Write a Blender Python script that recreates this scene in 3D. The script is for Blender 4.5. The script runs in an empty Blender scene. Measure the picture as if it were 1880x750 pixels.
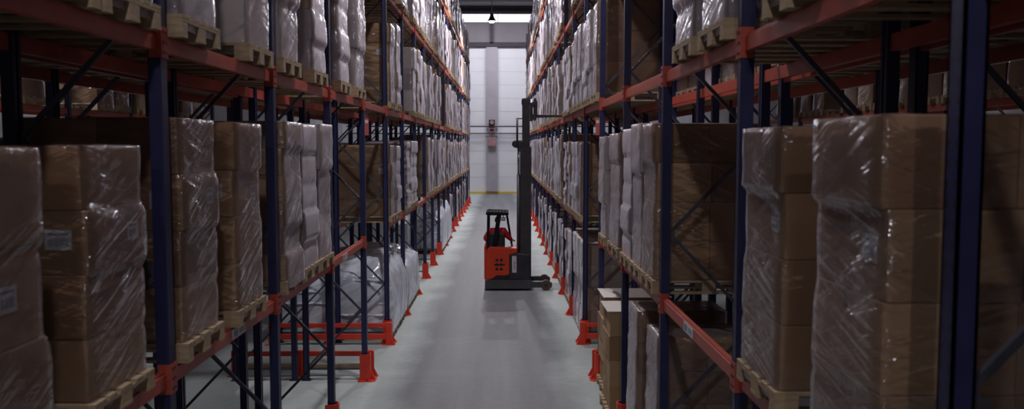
import bpy, bmesh, math, random
from mathutils import Vector, Matrix, noise, Euler

R = random.Random(7)
PI = math.pi
COL = bpy.context.scene.collection

# ------------------------------------------------------------------ measurements (metres)
CAM_H = 4.0
XL, XR = -2.3675, 1.6793          # centres of the front posts of the two racks
Y0, BAY = 5.85, 2.8               # first frame and bay pitch
BEAM_Z = {1: 2.377, 2: 4.706, 3: 7.072, 4: 9.577}   # beam centres
BEAM_HALF = 0.06
DEPTH = 1.0                       # front post centre to rear post centre
WALL_Y = 71.0
CEIL_Z = 15.6
K_LAST = 19
ORD = ['zeroth', 'first', 'second', 'third', 'fourth', 'fifth', 'sixth', 'seventh', 'eighth', 'ninth', 'tenth', 'eleventh',
       'twelfth', 'thirteenth', 'fourteenth', 'fifteenth', 'sixteenth', 'seventeenth']


def fy(k):
    return Y0 + k * BAY


# ------------------------------------------------------------------ materials
def new_mat(name):
    m = bpy.data.materials.new(name)
    m.use_nodes = True
    nt = m.node_tree
    return m, nt, nt.nodes['Principled BSDF']


def N(nt, t, **kw):
    n = nt.nodes.new(t)
    for k, v in kw.items():
        if k in n.inputs.keys():
            n.inputs[k].default_value = v
        else:
            setattr(n, k, v)
    return n


def ramp(nt, src, stops):
    r = nt.nodes.new('ShaderNodeValToRGB')
    e = r.color_ramp.elements
    while len(e) < len(stops):
        e.new(0.5)
    for q, (p, c) in zip(e, stops):
        q.position = p
        q.color = (*c, 1) if len(c) == 3 else c
    nt.links.new(src, r.inputs[0])
    return r


def mathn(nt, op, a, b=None, c=None):
    n = nt.nodes.new('ShaderNodeMath')
    n.operation = op
    for i, v in enumerate((a, b, c)):
        if v is None:
            continue
        if isinstance(v, (int, float)):
            n.inputs[i].default_value = v
        else:
            nt.links.new(v, n.inputs[i])
    return n.outputs[0]


def noisy(name, c1, c2, scale=4.0, rough=0.6, metal=0.0, detail=5.0, bump=0.0, coord='Object', stretch=(1, 1, 1), spec=0.5):
    m, nt, p = new_mat(name)
    tc = N(nt, 'ShaderNodeTexCoord')
    mp = N(nt, 'ShaderNodeMapping')
    mp.inputs['Scale'].default_value = stretch
    nt.links.new(tc.outputs[coord], mp.inputs[0])
    no = N(nt, 'ShaderNodeTexNoise', Scale=scale, Detail=detail)
    nt.links.new(mp.outputs[0], no.inputs['Vector'])
    r = ramp(nt, no.outputs[0], [(0.3, c1), (0.7, c2)])
    nt.links.new(r.outputs[0], p.inputs['Base Color'])
    p.inputs['Roughness'].default_value = rough
    p.inputs['Metallic'].default_value = metal
    p.inputs['Specular IOR Level'].default_value = spec
    if bump:
        b = N(nt, 'ShaderNodeBump', Strength=bump, Distance=0.02)
        nt.links.new(no.outputs[0], b.inputs['Height'])
        nt.links.new(b.outputs[0], p.inputs['Normal'])
    return m


def plain(name, c, rough=0.5, metal=0.0, emit=None, es=1.0):
    m, nt, p = new_mat(name)
    tc = N(nt, 'ShaderNodeTexCoord')
    no = N(nt, 'ShaderNodeTexNoise', Scale=9.0, Detail=3.0)
    nt.links.new(tc.outputs['Object'], no.inputs['Vector'])
    r = ramp(nt, no.outputs[0], [(0.25, tuple(x * 0.9 for x in c)), (0.75, tuple(min(1, x * 1.08) for x in c))])
    nt.links.new(r.outputs[0], p.inputs['Base Color'])
    p.inputs['Roughness'].default_value = rough
    p.inputs['Metallic'].default_value = metal
    if emit:
        p.inputs['Emission Color'].default_value = (*emit, 1)
        p.inputs['Emission Strength'].default_value = es
    return m


M = {}
M['orange'] = noisy('orange_beam_paint', (0.40, 0.068, 0.043), (0.48, 0.090, 0.058), 6, 0.42)
M['red'] = noisy('red_guard_paint', (0.62, 0.035, 0.016), (0.72, 0.055, 0.024), 5, 0.4)
M['brace'] = noisy('galvanised_brace', (0.085, 0.088, 0.12), (0.13, 0.13, 0.17), 8, 0.45, 0.6)
M['dark'] = noisy('dark_steel', (0.028, 0.026, 0.034), (0.042, 0.040, 0.050), 5, 0.5, 0.2)
M['black'] = noisy('black_plastic', (0.008, 0.008, 0.01), (0.016, 0.015, 0.018), 10, 0.5)
M['truckred'] = noisy('truck_orange_red', (0.70, 0.050, 0.012), (0.78, 0.066, 0.018), 3, 0.35)
M['truckgrey'] = noisy('truck_grey', (0.060, 0.060, 0.070), (0.085, 0.085, 0.095), 6, 0.45)
M['paper'] = plain('label_paper', (0.72, 0.74, 0.78), 0.6)
M['print'] = plain('label_print', (0.22, 0.27, 0.38), 0.7)
M['redprint'] = plain('red_print', (0.6, 0.05, 0.05), 0.6)
M['pink'] = plain('sign_red', (0.55, 0.13, 0.13), 0.5)
M['dullred'] = plain('faded_red', (0.36, 0.19, 0.20), 0.6)
M['tape'] = plain('packing_tape', (0.36, 0.23, 0.12), 0.25)
M['jacket'] = noisy('red_jacket', (0.52, 0.012, 0.03), (0.66, 0.02, 0.045), 12, 0.75, bump=0.3)
M['trousers'] = noisy('dark_trousers', (0.03, 0.03, 0.045), (0.045, 0.045, 0.06), 12, 0.85)
M['skin'] = plain('skin', (0.46, 0.26, 0.19), 0.5)
M['hair'] = noisy('dark_hair', (0.016, 0.010, 0.008), (0.03, 0.02, 0.015), 40, 0.6)
M['wheel'] = plain('wheel_rubber', (0.10, 0.065, 0.055), 0.7)
M['mirror'] = plain('mirror_glass', (0.8, 0.805, 0.86), 0.08, 1.0)
M['chrome'] = plain('polished_rod', (0.45, 0.46, 0.5), 0.2, 1.0)
M['wallw'] = noisy('white_wall_panel', (0.74, 0.74, 0.78), (0.80, 0.79, 0.82), 0.5, 0.6)
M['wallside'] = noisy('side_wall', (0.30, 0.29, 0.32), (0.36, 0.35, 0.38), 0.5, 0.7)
M['wallu'] = noisy('mauve_cladding', (0.20, 0.175, 0.20), (0.24, 0.215, 0.24), 0.6, 0.6)
M['pillar'] = noisy('pillar_paint', (0.36, 0.33, 0.37), (0.42, 0.385, 0.43), 1.2, 0.6)
M['yellow'] = noisy('yellow_kerb', (0.62, 0.44, 0.08), (0.70, 0.52, 0.12), 3, 0.6)
M['ceil'] = noisy('ceiling_deck', (0.065, 0.055, 0.062), (0.085, 0.075, 0.08), 2, 0.7)
M['truss'] = noisy('ceiling_truss', (0.030, 0.020, 0.030), (0.045, 0.032, 0.042), 3, 0.6)
M['strip'] = plain('daylight_strip', (0.8, 0.8, 0.9), 0.3, 0, (0.86, 0.86, 1.0), 2.2)
M['glow_panel'] = plain('added_skylight', (0.8, 0.8, 0.85), 0.5, 0, (0.93, 0.92, 1.0), 14.0)  # emission of the ceiling panel added out of view
M['matte'] = noisy('matte_guard_paint', (0.014, 0.013, 0.016), (0.022, 0.021, 0.025), 6, 0.9, 0.0, spec=0.15)
M['mast'] = noisy('mast_steel', (0.050, 0.046, 0.058), (0.070, 0.066, 0.080), 5, 0.5, 0.2)
M['lens'] = plain('lamp_lens', (0.9, 0.9, 0.9), 0.3, 0, (1.0, 0.96, 0.93), 14.0)


def perforated_blue():
    m, nt, p = new_mat('blue_upright_paint')
    tc = N(nt, 'ShaderNodeTexCoord')
    sp = N(nt, 'ShaderNodeSeparateXYZ')
    nt.links.new(tc.outputs['Object'], sp.inputs[0])
    fz = mathn(nt, 'FRACT', mathn(nt, 'DIVIDE', sp.outputs['Z'], 0.075))
    dz = mathn(nt, 'LESS_THAN', mathn(nt, 'ABSOLUTE', mathn(nt, 'SUBTRACT', fz, 0.5)), 0.18)
    ay = mathn(nt, 'ABSOLUTE', sp.outputs['Y'])
    dy = mathn(nt, 'LESS_THAN', mathn(nt, 'ABSOLUTE', mathn(nt, 'SUBTRACT', ay, 0.026)), 0.008)
    hole = mathn(nt, 'MULTIPLY', dz, dy)
    no = N(nt, 'ShaderNodeTexNoise', Scale=5.0, Detail=4.0)
    nt.links.new(tc.outputs['Object'], no.inputs['Vector'])
    r = ramp(nt, no.outputs[0], [(0.3, (0.016, 0.019, 0.072)), (0.7, (0.023, 0.027, 0.097))])
    mx = N(nt, 'ShaderNodeMix', data_type='RGBA')
    nt.links.new(hole, mx.inputs['Factor'])
    nt.links.new(r.outputs[0], mx.inputs[6])
    mx.inputs[7].default_value = (0.006, 0.006, 0.012, 1)
    nt.links.new(mx.outputs[2], p.inputs['Base Color'])
    p.inputs['Roughness'].default_value = 0.45
    return m


M['blue'] = perforated_blue()


def cardboard(name, base, light):
    m, nt, p = new_mat(name)
    tc = N(nt, 'ShaderNodeTexCoord')
    oi = N(nt, 'ShaderNodeObjectInfo')
    no = N(nt, 'ShaderNodeTexNoise', Scale=2.3, Detail=6.0)
    nt.links.new(tc.outputs['Object'], no.inputs['Vector'])
    r = ramp(nt, no.outputs[0], [(0.3, base), (0.7, light)])
    hs = N(nt, 'ShaderNodeHueSaturation', Saturation=1.0)
    nt.links.new(r.outputs[0], hs.inputs['Color'])
    nt.links.new(mathn(nt, 'MULTIPLY_ADD', oi.outputs['Random'], 0.30, 0.85), hs.inputs['Value'])
    wv = N(nt, 'ShaderNodeTexWave', Scale=60.0, bands_direction='X')
    nt.links.new(tc.outputs['Object'], wv.inputs['Vector'])
    nt.links.new(hs.outputs[0], p.inputs['Base Color'])
    b = N(nt, 'ShaderNodeBump', Strength=0.06, Distance=0.003)
    nt.links.new(wv.outputs[0], b.inputs['Height'])
    nt.links.new(b.outputs[0], p.inputs['Normal'])
    p.inputs['Roughness'].default_value = 0.75
    return m


M['card'] = cardboard('brown_cardboard', (0.33, 0.20, 0.095), (0.40, 0.235, 0.125))
M['cardtan'] = cardboard('tan_cardboard', (0.46, 0.30, 0.16), (0.54, 0.36, 0.20))
M['cardlight'] = cardboard('pale_carton', (0.68, 0.62, 0.59), (0.76, 0.70, 0.67))
M['cardgrey'] = cardboard('grey_carton', (0.34, 0.28, 0.285), (0.46, 0.39, 0.39))
M['wood'] = noisy('pallet_wood', (0.34, 0.24, 0.145), (0.50, 0.38, 0.25), 5, 0.75, stretch=(1, 6, 6), bump=0.2)


def film(name, body, gloss, milk, bump=0.6):
    """stretch film: clear, with milky folds where it lies double, and a glossy wrinkled skin"""
    m, nt, p = new_mat(name)
    nt.nodes.remove(p)
    out = nt.nodes['Material Output']
    tc = N(nt, 'ShaderNodeTexCoord')
    oi = N(nt, 'ShaderNodeObjectInfo')
    sp = N(nt, 'ShaderNodeSeparateXYZ')
    nt.links.new(tc.outputs['Object'], sp.inputs[0])
    u = mathn(nt, 'ADD', sp.outputs['X'], sp.outputs['Y'])
    v = sp.outputs['Z']
    off = mathn(nt, 'MULTIPLY', oi.outputs['Random'], 37.0)

    def streak(ang, along, across, det, dist):
        c, s = math.cos(ang), math.sin(ang)
        a = mathn(nt, 'ADD', mathn(nt, 'MULTIPLY', u, c), mathn(nt, 'MULTIPLY', v, s))
        t = mathn(nt, 'ADD', mathn(nt, 'MULTIPLY', u, -s), mathn(nt, 'MULTIPLY', v, c))
        cb = N(nt, 'ShaderNodeCombineXYZ')
        nt.links.new(mathn(nt, 'MULTIPLY', a, along), cb.inputs[0])
        nt.links.new(mathn(nt, 'MULTIPLY', t, across), cb.inputs[1])
        nt.links.new(off, cb.inputs[2])
        no = N(nt, 'ShaderNodeTexNoise', Scale=1.0, Detail=det, Distortion=dist)
        nt.links.new(cb.outputs[0], no.inputs['Vector'])
        return no.outputs[0]
    n1 = streak(0.45, 1.3, 9.0, 4.0, 0.7)
    n2 = streak(-0.25, 1.6, 16.0, 3.0, 0.5)
    n3 = streak(0.1, 3.0, 3.6, 5.0, 0.4)
    hgt = mathn(nt, 'ADD', mathn(nt, 'MULTIPLY', n1, 1.0), mathn(nt, 'ADD', mathn(nt, 'MULTIPLY', n2, 0.5), mathn(nt, 'MULTIPLY', n3, 0.6)))
    # the film lies smooth over most of a stack and crumples in patches
    mk = N(nt, 'ShaderNodeTexNoise', Scale=1.7, Detail=2.0)
    av = N(nt, 'ShaderNodeVectorMath', operation='ADD')
    nt.links.new(tc.outputs['Object'], av.inputs[0])
    nt.links.new(off, av.inputs[1])
    nt.links.new(av.outputs[0], mk.inputs['Vector'])
    patch = ramp(nt, mk.outputs[0], [(0.40, (0.10,) * 3), (0.64, (1.0,) * 3)])
    b = N(nt, 'ShaderNodeBump', Distance=0.05)
    nt.links.new(mathn(nt, 'MULTIPLY', patch.outputs[0], bump), b.inputs['Strength'])
    nt.links.new(hgt, b.inputs['Height'])
    tr = N(nt, 'ShaderNodeBsdfTransparent')
    tr.inputs[0].default_value = (0.96, 0.95, 0.97, 1)
    df = N(nt, 'ShaderNodeBsdfDiffuse')
    df.inputs[0].default_value = milk
    gl = N(nt, 'ShaderNodeBsdfGlossy', Roughness=0.11)
    gl.inputs[0].default_value = (0.95, 0.95, 1.0, 1)
    nt.links.new(b.outputs[0], gl.inputs['Normal'])
    # a thin milky skin hides more where one looks along it, and more where it lies double
    lw = N(nt, 'ShaderNodeLayerWeight', Blend=0.5)
    fold = ramp(nt, n1, [(0.40, (0.80,) * 3), (0.60, (1.15,) * 3)])
    fc = mathn(nt, 'MULTIPLY', lw.outputs['Facing'], lw.outputs['Facing'])
    fc = mathn(nt, 'MULTIPLY', mathn(nt, 'MULTIPLY_ADD', fc, 3.0 * body, 0.4 * body), fold.outputs[0])
    m1 = N(nt, 'ShaderNodeMixShader')
    nt.links.new(mathn(nt, 'MINIMUM', fc, 0.92), m1.inputs[0])
    nt.links.new(tr.outputs[0], m1.inputs[1])
    nt.links.new(df.outputs[0], m1.inputs[2])
    fr = N(nt, 'ShaderNodeFresnel', IOR=1.45)
    nt.links.new(b.outputs[0], fr.inputs['Normal'])
    m2 = N(nt, 'ShaderNodeMixShader')
    nt.links.new(mathn(nt, 'MULTIPLY_ADD', fr.outputs[0], 0.7, gloss), m2.inputs[0])
    nt.links.new(m1.outputs[0], m2.inputs[1])
    nt.links.new(gl.outputs[0], m2.inputs[2])
    nt.links.new(m2.outputs[0], out.inputs[0])
    return m


M['fclear'] = film('clear_stretch_film', 0.075, 0.05, (0.55, 0.48, 0.53, 1), 1.25)
M['fmid'] = film('cloudy_stretch_film', 0.22, 0.05, (0.60, 0.54, 0.59, 1), 1.0)
M['sheet'] = film('milky_plastic_sheet', 1.9, 0.10, (0.80, 0.86, 0.98, 1), 1.0)
M['fwhite'] = film('white_stretch_film', 0.45, 0.06, (0.66, 0.61, 0.67, 1), 0.7)


def sackmat():
    m, nt, p = new_mat('white_plastic_sack')
    tc = N(nt, 'ShaderNodeTexCoord')
    oi = N(nt, 'ShaderNodeObjectInfo')
    ad = N(nt, 'ShaderNodeVectorMath', operation='ADD')
    nt.links.new(tc.outputs['Object'], ad.inputs[0])
    nt.links.new(oi.outputs['Random'], ad.inputs[1])
    no = N(nt, 'ShaderNodeTexNoise', Scale=4.5, Detail=6.0, Distortion=1.2)
    nt.links.new(ad.outputs[0], no.inputs['Vector'])
    r = ramp(nt, no.outputs[0], [(0.3, (0.40, 0.44, 0.58)), (0.7, (0.66, 0.69, 0.80))])
    nt.links.new(r.outputs[0], p.inputs['Base Color'])
    p.inputs['Roughness'].default_value = 0.22
    b = N(nt, 'ShaderNodeBump', Strength=0.8, Distance=0.05)
    nt.links.new(no.outputs[0], b.inputs['Height'])
    nt.links.new(b.outputs[0], p.inputs['Normal'])
    return m


M['sack'] = sackmat()


def concrete():
    m, nt, p = new_mat('sealed_concrete_floor')
    tc = N(nt, 'ShaderNodeTexCoord')
    sp = N(nt, 'ShaderNodeSeparateXYZ')
    nt.links.new(tc.outputs['Object'], sp.inputs[0])
    n1 = N(nt, 'ShaderNodeTexNoise', Scale=0.55, Detail=6.0)
    n2 = N(nt, 'ShaderNodeTexNoise', Scale=7.0, Detail=6.0)
    mp = N(nt, 'ShaderNodeMapping')
    mp.inputs['Scale'].default_value = (2.6, 0.10, 1)
    nt.links.new(tc.outputs['Object'], mp.inputs[0])
    n3 = N(nt, 'ShaderNodeTexNoise', Scale=1.0, Detail=4.0)
    nt.links.new(mp.outputs[0], n3.inputs['Vector'])
    for n in (n1, n2):
        nt.links.new(tc.outputs['Object'], n.inputs['Vector'])
    # lane of tyre wear: trucks keep away from the rack feet, so the edges stay pale
    d = mathn(nt, 'ABSOLUTE', mathn(nt, 'ADD', sp.outputs['X'], 0.34))
    d = mathn(nt, 'ADD', d, mathn(nt, 'MULTIPLY', mathn(nt, 'SUBTRACT', n1.outputs[0], 0.5), 0.9))
    lane = ramp(nt, mathn(nt, 'DIVIDE', d, 2.2), [(0.52, (1, 1, 1)), (0.76, (0, 0, 0))])
    base = ramp(nt, n1.outputs[0], [(0.3, (0.385, 0.435, 0.435)), (0.7, (0.47, 0.52, 0.515))])
    worn = ramp(nt, n3.outputs[0], [(0.32, (0.160, 0.165, 0.183)), (0.68, (0.222, 0.227, 0.245))])
    mx = N(nt, 'ShaderNodeMix', data_type='RGBA')
    nt.links.new(lane.outputs[0], mx.inputs['Factor'])
    nt.links.new(base.outputs[0], mx.inputs[6])
    nt.links.new(worn.outputs[0], mx.inputs[7])
    fine = N(nt, 'ShaderNodeMix', data_type='RGBA', blend_type='MULTIPLY')
    fine.inputs['Factor'].default_value = 0.35
    nt.links.new(mx.outputs[2], fine.inputs[6])
    nt.links.new(ramp(nt, n2.outputs[0], [(0.3, (0.75, 0.75, 0.75)), (0.7, (1.1, 1.1, 1.1))]).outputs[0], fine.inputs[7])
    nt.links.new(fine.outputs[2], p.inputs['Base Color'])
    p.inputs['Roughness'].default_value = 0.55
    p.inputs['Specular IOR Level'].default_value = 0.3
    return m


M['floor'] = concrete()


# ------------------------------------------------------------------ mesh helpers
class MB:
    def __init__(self):
        self.bm = bmesh.new()
        self.mats = []

    def mi(self, mat):
        if mat not in self.mats:
            self.mats.append(mat)
        return self.mats.index(mat)

    def box(self, c, s, mat, rot=None, bevel=0.0):
        r = bmesh.ops.create_cube(self.bm, size=1.0)
        vs = r['verts']
        bmesh.ops.scale(self.bm, vec=Vector(s), verts=vs)
        fs = {f for v in vs for f in v.link_faces}
        if bevel:
            es = {e for v in vs for e in v.link_edges}
            q = bmesh.ops.bevel(self.bm, geom=list(es), offset=bevel, segments=2, affect='EDGES', profile=0.6)
            fs |= set(q['faces'])
            fs = {f for f in fs if f.is_valid}
            vs = list({v for f in fs for v in f.verts})
        if rot:
            bmesh.ops.rotate(self.bm, cent=(0, 0, 0), matrix=Euler(rot).to_matrix(), verts=vs)
        bmesh.ops.translate(self.bm, vec=Vector(c), verts=vs)
        i = self.mi(mat)
        for f in fs:
            f.material_index = i
        return vs

    def rod(self, a, b, r, mat, seg=10, r2=None):
        a, b = Vector(a), Vector(b)
        d = b - a
        q = bmesh.ops.create_cone(self.bm, cap_ends=True, segments=seg, radius1=r, radius2=r if r2 is None else r2, depth=d.length)
        vs = q['verts']
        bmesh.ops.rotate(self.bm, cent=(0, 0, 0), matrix=Vector((0, 0, 1)).rotation_difference(d.normalized()).to_matrix(), verts=vs)
        bmesh.ops.translate(self.bm, vec=(a + b) / 2, verts=vs)
        i = self.mi(mat)
        for f in {f for v in vs for f in v.link_faces}:
            f.material_index = i
            f.smooth = len(f.verts) == 4
        return vs

    def bar(self, a, b, w, h, mat):
        """rectangular bar between two points"""
        a, b = Vector(a), Vector(b)
        d = b - a
        q = bmesh.ops.create_cube(self.bm, size=1.0)
        vs = q['verts']
        bmesh.ops.scale(self.bm, vec=(w, h, d.length), verts=vs)
        bmesh.ops.rotate(self.bm, cent=(0, 0, 0), matrix=Vector((0, 0, 1)).rotation_difference(d.normalized()).to_matrix(), verts=vs)
        bmesh.ops.translate(self.bm, vec=(a + b) / 2, verts=vs)
        i = self.mi(mat)
        for f in {f for v in vs for f in v.link_faces}:
            f.material_index = i

    def prism(self, pts, axis, lo, hi, mat, bevel=0.0):
        """outline in the plane across AXIS ('y': x,z points), pushed from lo to hi"""
        def P(p, t):
            return (p[0], t, p[1]) if axis == 'y' else ((t, p[0], p[1]) if axis == 'x' else (p[0], p[1], t))
        a = [self.bm.verts.new(P(p, lo)) for p in pts]
        b = [self.bm.verts.new(P(p, hi)) for p in pts]
        fs = [self.bm.faces.new(a), self.bm.faces.new(list(reversed(b)))]
        n = len(pts)
        for i in range(n):
            fs.append(self.bm.faces.new((a[i], b[i], b[(i + 1) % n], a[(i + 1) % n])))
        bmesh.ops.recalc_face_normals(self.bm, faces=fs)
        i = self.mi(mat)
        if bevel:
            es = list({e for f in fs for e in f.edges})
            q = bmesh.ops.bevel(self.bm, geom=es, offset=bevel, segments=2, affect='EDGES', profile=0.6)
            fs = [f for f in set(fs) | set(q['faces']) if f.is_valid]
        for f in fs:
            f.material_index = i

    def mesh(self, name):
        me = bpy.data.meshes.new(name)
        self.bm.to_mesh(me)
        self.bm.free()
        for m in self.mats:
            me.materials.append(m)
        return me

    def build(self, name, parent=None, loc=None):
        o = bpy.data.objects.new(name, self.mesh(name))
        COL.objects.link(o)
        if parent:
            o.parent = parent
        if loc:
            o.location = loc
        return o


def empty(name, loc=(0, 0, 0), rz=0.0):
    o = bpy.data.objects.new(name, None)
    COL.objects.link(o)
    o.location = loc
    o.rotation_euler = (0, 0, rz)
    o.empty_display_size = 0.2
    return o


def tag(o, label, cat, group=None, kind=None):
    if label:
        o['label'] = label
    if cat:
        o['category'] = cat
    if group:
        o['group'] = group
    if kind:
        o['kind'] = kind
    return o


def dup(o, parent=None):
    c = o.copy()
    COL.objects.link(c)
    if parent:
        c.parent = parent
    for ch in list(o.children):
        dup(ch, c)
    return c


def drop(o):
    for ch in list(o.children):
        drop(ch)
    bpy.data.objects.remove(o)


def struct(mb, name, label):
    o = mb.build(name)
    return tag(o, label, 'building part', None, 'structure')


# ------------------------------------------------------------------ the room
mb = MB(); mb.box((-0.4, 29, -0.1), (30, 85, 0.2), M['floor']); struct(mb, 'floor', 'grey sealed concrete floor with a worn driving lane')
mb = MB()
mb.box((-0.4, WALL_Y + 0.15, 6.3), (30, 0.3, 12.6), M['wallw'])
for i in range(1, 12):
    mb.box((-0.4, WALL_Y - 0.004, 0.3 + i * 1.1), (30, 0.01, 0.012), M['pillar'])
struct(mb, 'wall_back', 'white panelled end wall closing the aisle')
mb = MB(); mb.box((-0.4, WALL_Y + 0.15, 13.45), (30, 0.3, 1.7), M['wallu']); struct(mb, 'wall_back_upper', 'mauve grey cladding above the white end wall')
mb = MB(); mb.box((-0.4, WALL_Y + 0.16, 15.0), (30, 0.26, 0.0), M['strip'])
mb.bm.clear(); mb = MB(); mb.box((-0.4, WALL_Y + 0.15, 14.63), (30, 0.2, 0.66), M['strip'])
for i in range(9):
    mb.box((-13.4 + i * 3.25, WALL_Y + 0.03, 14.63), (0.06, 0.08, 0.66), M['wallu'])
struct(mb, 'window_1', 'long bright daylight strip high on the end wall')
mb = MB(); mb.box((-0.4, WALL_Y + 0.15, 15.3), (30, 0.3, 0.7), M['truss']); struct(mb, 'trim_3', 'dark band over the daylight strip')
mb = MB(); mb.box((-0.4, WALL_Y - 0.12, 12.43), (30, 0.24, 0.36), M['truss']); struct(mb, 'trim_1', 'dark steel rail across the end wall')
mb = MB(); mb.box((-0.4, WALL_Y - 0.10, 0.09), (30, 0.2, 0.18), M['yellow']); struct(mb, 'trim_2', 'yellow kerb along the foot of the end wall')
mb = MB()
mb.box((-0.91, WALL_Y - 0.2, 6.2), (0.95, 0.4, 12.0), M['pillar'], bevel=0.02)
mb.box((-0.91, WALL_Y - 0.2, 13.4), (0.26, 0.4, 1.6), M['truss'])
struct(mb, 'pillar', 'grey mauve pillar in the middle of the end wall')
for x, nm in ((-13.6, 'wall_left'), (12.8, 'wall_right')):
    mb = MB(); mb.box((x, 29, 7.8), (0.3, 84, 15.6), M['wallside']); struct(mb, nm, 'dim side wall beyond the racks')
mb = MB()
mb.box((-0.4, 29, CEIL_Z + 0.1), (30, 85, 0.2), M['ceil'])
for i in range(28):
    mb.box((-0.4, -10 + i * 3, CEIL_Z - 0.08), (28, 0.12, 0.2), M['ceil'])
struct(mb, 'ceiling', 'dark ribbed ceiling deck')
mb = MB()
mb.box((-0.6, 64.2, CEIL_Z - 0.02), (8.0, 5.0, 0.06), M['glow_panel'])
for i in range(5):
    mb.box((-4.6 + i * 2.0, 64.2, CEIL_Z - 0.07), (0.08, 5.0, 0.08), M['truss'])
struct(mb, 'added_skylight_panel', 'unseen skylight panel added to brighten the end wall')  # out-of-view glowing panel, added to brighten the end wall
for i, y in enumerate((8, 20, 32, 44, 54)):
    mb = MB()
    mb.box((-0.4, y, CEIL_Z - 0.15), (27, 0.22, 0.16), M['truss'])
    mb.box((-0.4, y, CEIL_Z - 0.62), (27, 0.22, 0.14), M['truss'])
    for j in range(18):
        x = -13.5 + j * 1.5
        mb.bar((x, y, CEIL_Z - 0.6), (x + 0.75, y, CEIL_Z - 0.15), 0.07, 0.07, M['truss'])
        mb.bar((x + 0.75, y, CEIL_Z - 0.15), (x + 1.5, y, CEIL_Z - 0.6), 0.07, 0.07, M['truss'])
    o = struct(mb, 'ceiling_truss', 'dark steel roof truss spanning the hall')

# two pipes along the end wall, and the boxes on the pillar
for z, r, lab in ((5.64, 0.055, 'upper dark pipe running along the white end wall'), (5.06, 0.045, 'lower thinner dark pipe running along the white end wall')):
    mb = MB()
    mb.rod((-13, WALL_Y - 0.55, z), (12, WALL_Y - 0.55, z), r, M['dark'])
    o = mb.build('wall_pipe'); tag(o, lab, 'pipe')
    for x in (-3.6, -0.91, 2.2):
        cl = MB()
        cl.box((x, WALL_Y - 0.3, z), (0.07, 0.6, 0.05), M['dark'])
        cl.build('pipe_bracket', o)
e = empty('fire_hose_cabinet', (-0.91, WALL_Y - 0.4, 3.95)); tag(e, 'red fire cabinet fixed on the end wall pillar below the pipes', 'fire cabinet')
mb = MB(); mb.box((0, -0.15, 0.38), (0.70, 0.28, 0.76), M['dullred'], bevel=0.015); mb.build('cabinet_body', e)
mb = MB(); mb.box((0, -0.305, 0.38), (0.58, 0.03, 0.62), M['dullred'], bevel=0.01); d = mb.build('door', e)
mb = MB(); mb.box((0.22, -0.335, 0.38), (0.04, 0.03, 0.14), M['paper']); mb.build('handle', d)
e = empty('alarm_box', (-0.91, WALL_Y - 0.4, 5.15)); tag(e, 'dark maroon box on the pillar between the two pipes', 'alarm box')
mb = MB(); mb.box((0, -0.07, 0.2), (0.56, 0.13, 0.40), M['dullred'], bevel=0.01); mb.build('housing', e)
mb = MB(); mb.box((0, -0.145, 0.2), (0.34, 0.03, 0.2), M['black']); mb.build('front_plate', e)
e = empty('wall_siren', (-0.91, WALL_Y - 0.4, 5.75)); tag(e, 'small dark siren box on the pillar just above the upper pipe', 'siren')
mb = MB(); mb.box((0, -0.1, 0.22), (0.5, 0.2, 0.44), M['truss'], bevel=0.01); mb.build('housing', e)
mb = MB(); mb.rod((0, -0.2, 0.22), (0, -0.3, 0.22), 0.12, M['dullred'], 14, 0.17); mb.build('horn', e)


# ------------------------------------------------------------------ names for places
SIDE = {'L': 'sack-side rack', 'R': 'fork-side rack', 'L2': 'row behind sack-side rack', 'R2': 'row behind fork-side rack',
        'L3': 'rack far beyond the sacks', 'R3': 'rack far behind the forks'}


def bay_words(b):
    if b == 3:
        return 'over the passage'
    return '%s bay before the passage' % ORD[3 - b] if b < 3 else '%s bay past the passage' % ORD[b - 3]


def level_words(l):
    return ['on floor', 'first shelf', 'second shelf', 'third shelf', 'top shelf'][l]


def frame_words(k):
    if k == 3:
        return 'at the near edge of the passage'
    if k == 4:
        return 'at the far edge of the passage'
    return '%s before the passage' % ORD[3 - k] if k < 3 else '%s past the passage' % ORD[k - 4]


# ------------------------------------------------------------------ upright frames
POST_TOP = 10.3


def post_mesh(h):
    mb = MB()
    t = 0.012
    # open C section seen from the aisle: web, two flanges, two lips
    mb.box((0.039, 0, h / 2), (t, 0.10, h), M['blue'])
    for s in (-1, 1):
        mb.box((0, s * 0.044, h / 2), (0.09, t, h), M['blue'])
        mb.box((-0.039, s * 0.032, h / 2), (t, 0.036, h), M['blue'])
    mb.box((0, 0, 0.006), (0.16, 0.14, 0.012), M['blue'])
    return mb.mesh('upright_post')


def guard_mesh():
    mb = MB()
    h = 0.46
    pts = [(-0.075, -0.095), (0.05, -0.095), (0.10, -0.045), (0.10, 0.045), (0.05, 0.095), (-0.075, 0.095), (-0.075, 0.078), (0.043, 0.078), (0.082, 0.038), (0.082, -0.038), (0.043, -0.078), (-0.075, -0.078)]
    mb.prism(pts, 'z', 0.0, h, M['red'])
    mb.prism([(-0.11, -0.15), (0.13, -0.15), (0.19, -0.09), (0.19, 0.09), (0.13, 0.15), (-0.11, 0.15)], 'z', 0.0, 0.014, M['red'])
    mb.prism([(0.10, 0.014), (0.18, 0.014), (0.10, 0.16)], 'y', -0.02, 0.02, M['red'])
    for y in (-0.12, 0.12):
        mb.rod((0.05, y, 0.01), (0.05, y, 0.035), 0.016, M['dark'], 6)
    return mb.mesh('foot_guard')


POST_ME = post_mesh(POST_TOP)
GUARD_ME = guard_mesh()


def brace_points():
    pts = []
    z = 0.25
    side = 0
    while z + 0.95 < POST_TOP:
        pts.append((side, z, z + 0.95))
        z += 0.95
        side = 1 - side
    return pts


def brace_mesh(a, b, w=0.035):
    mb = MB()
    mb.bar(a, b, w, 0.03, M['brace'])
    return mb.mesh('brace')


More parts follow.
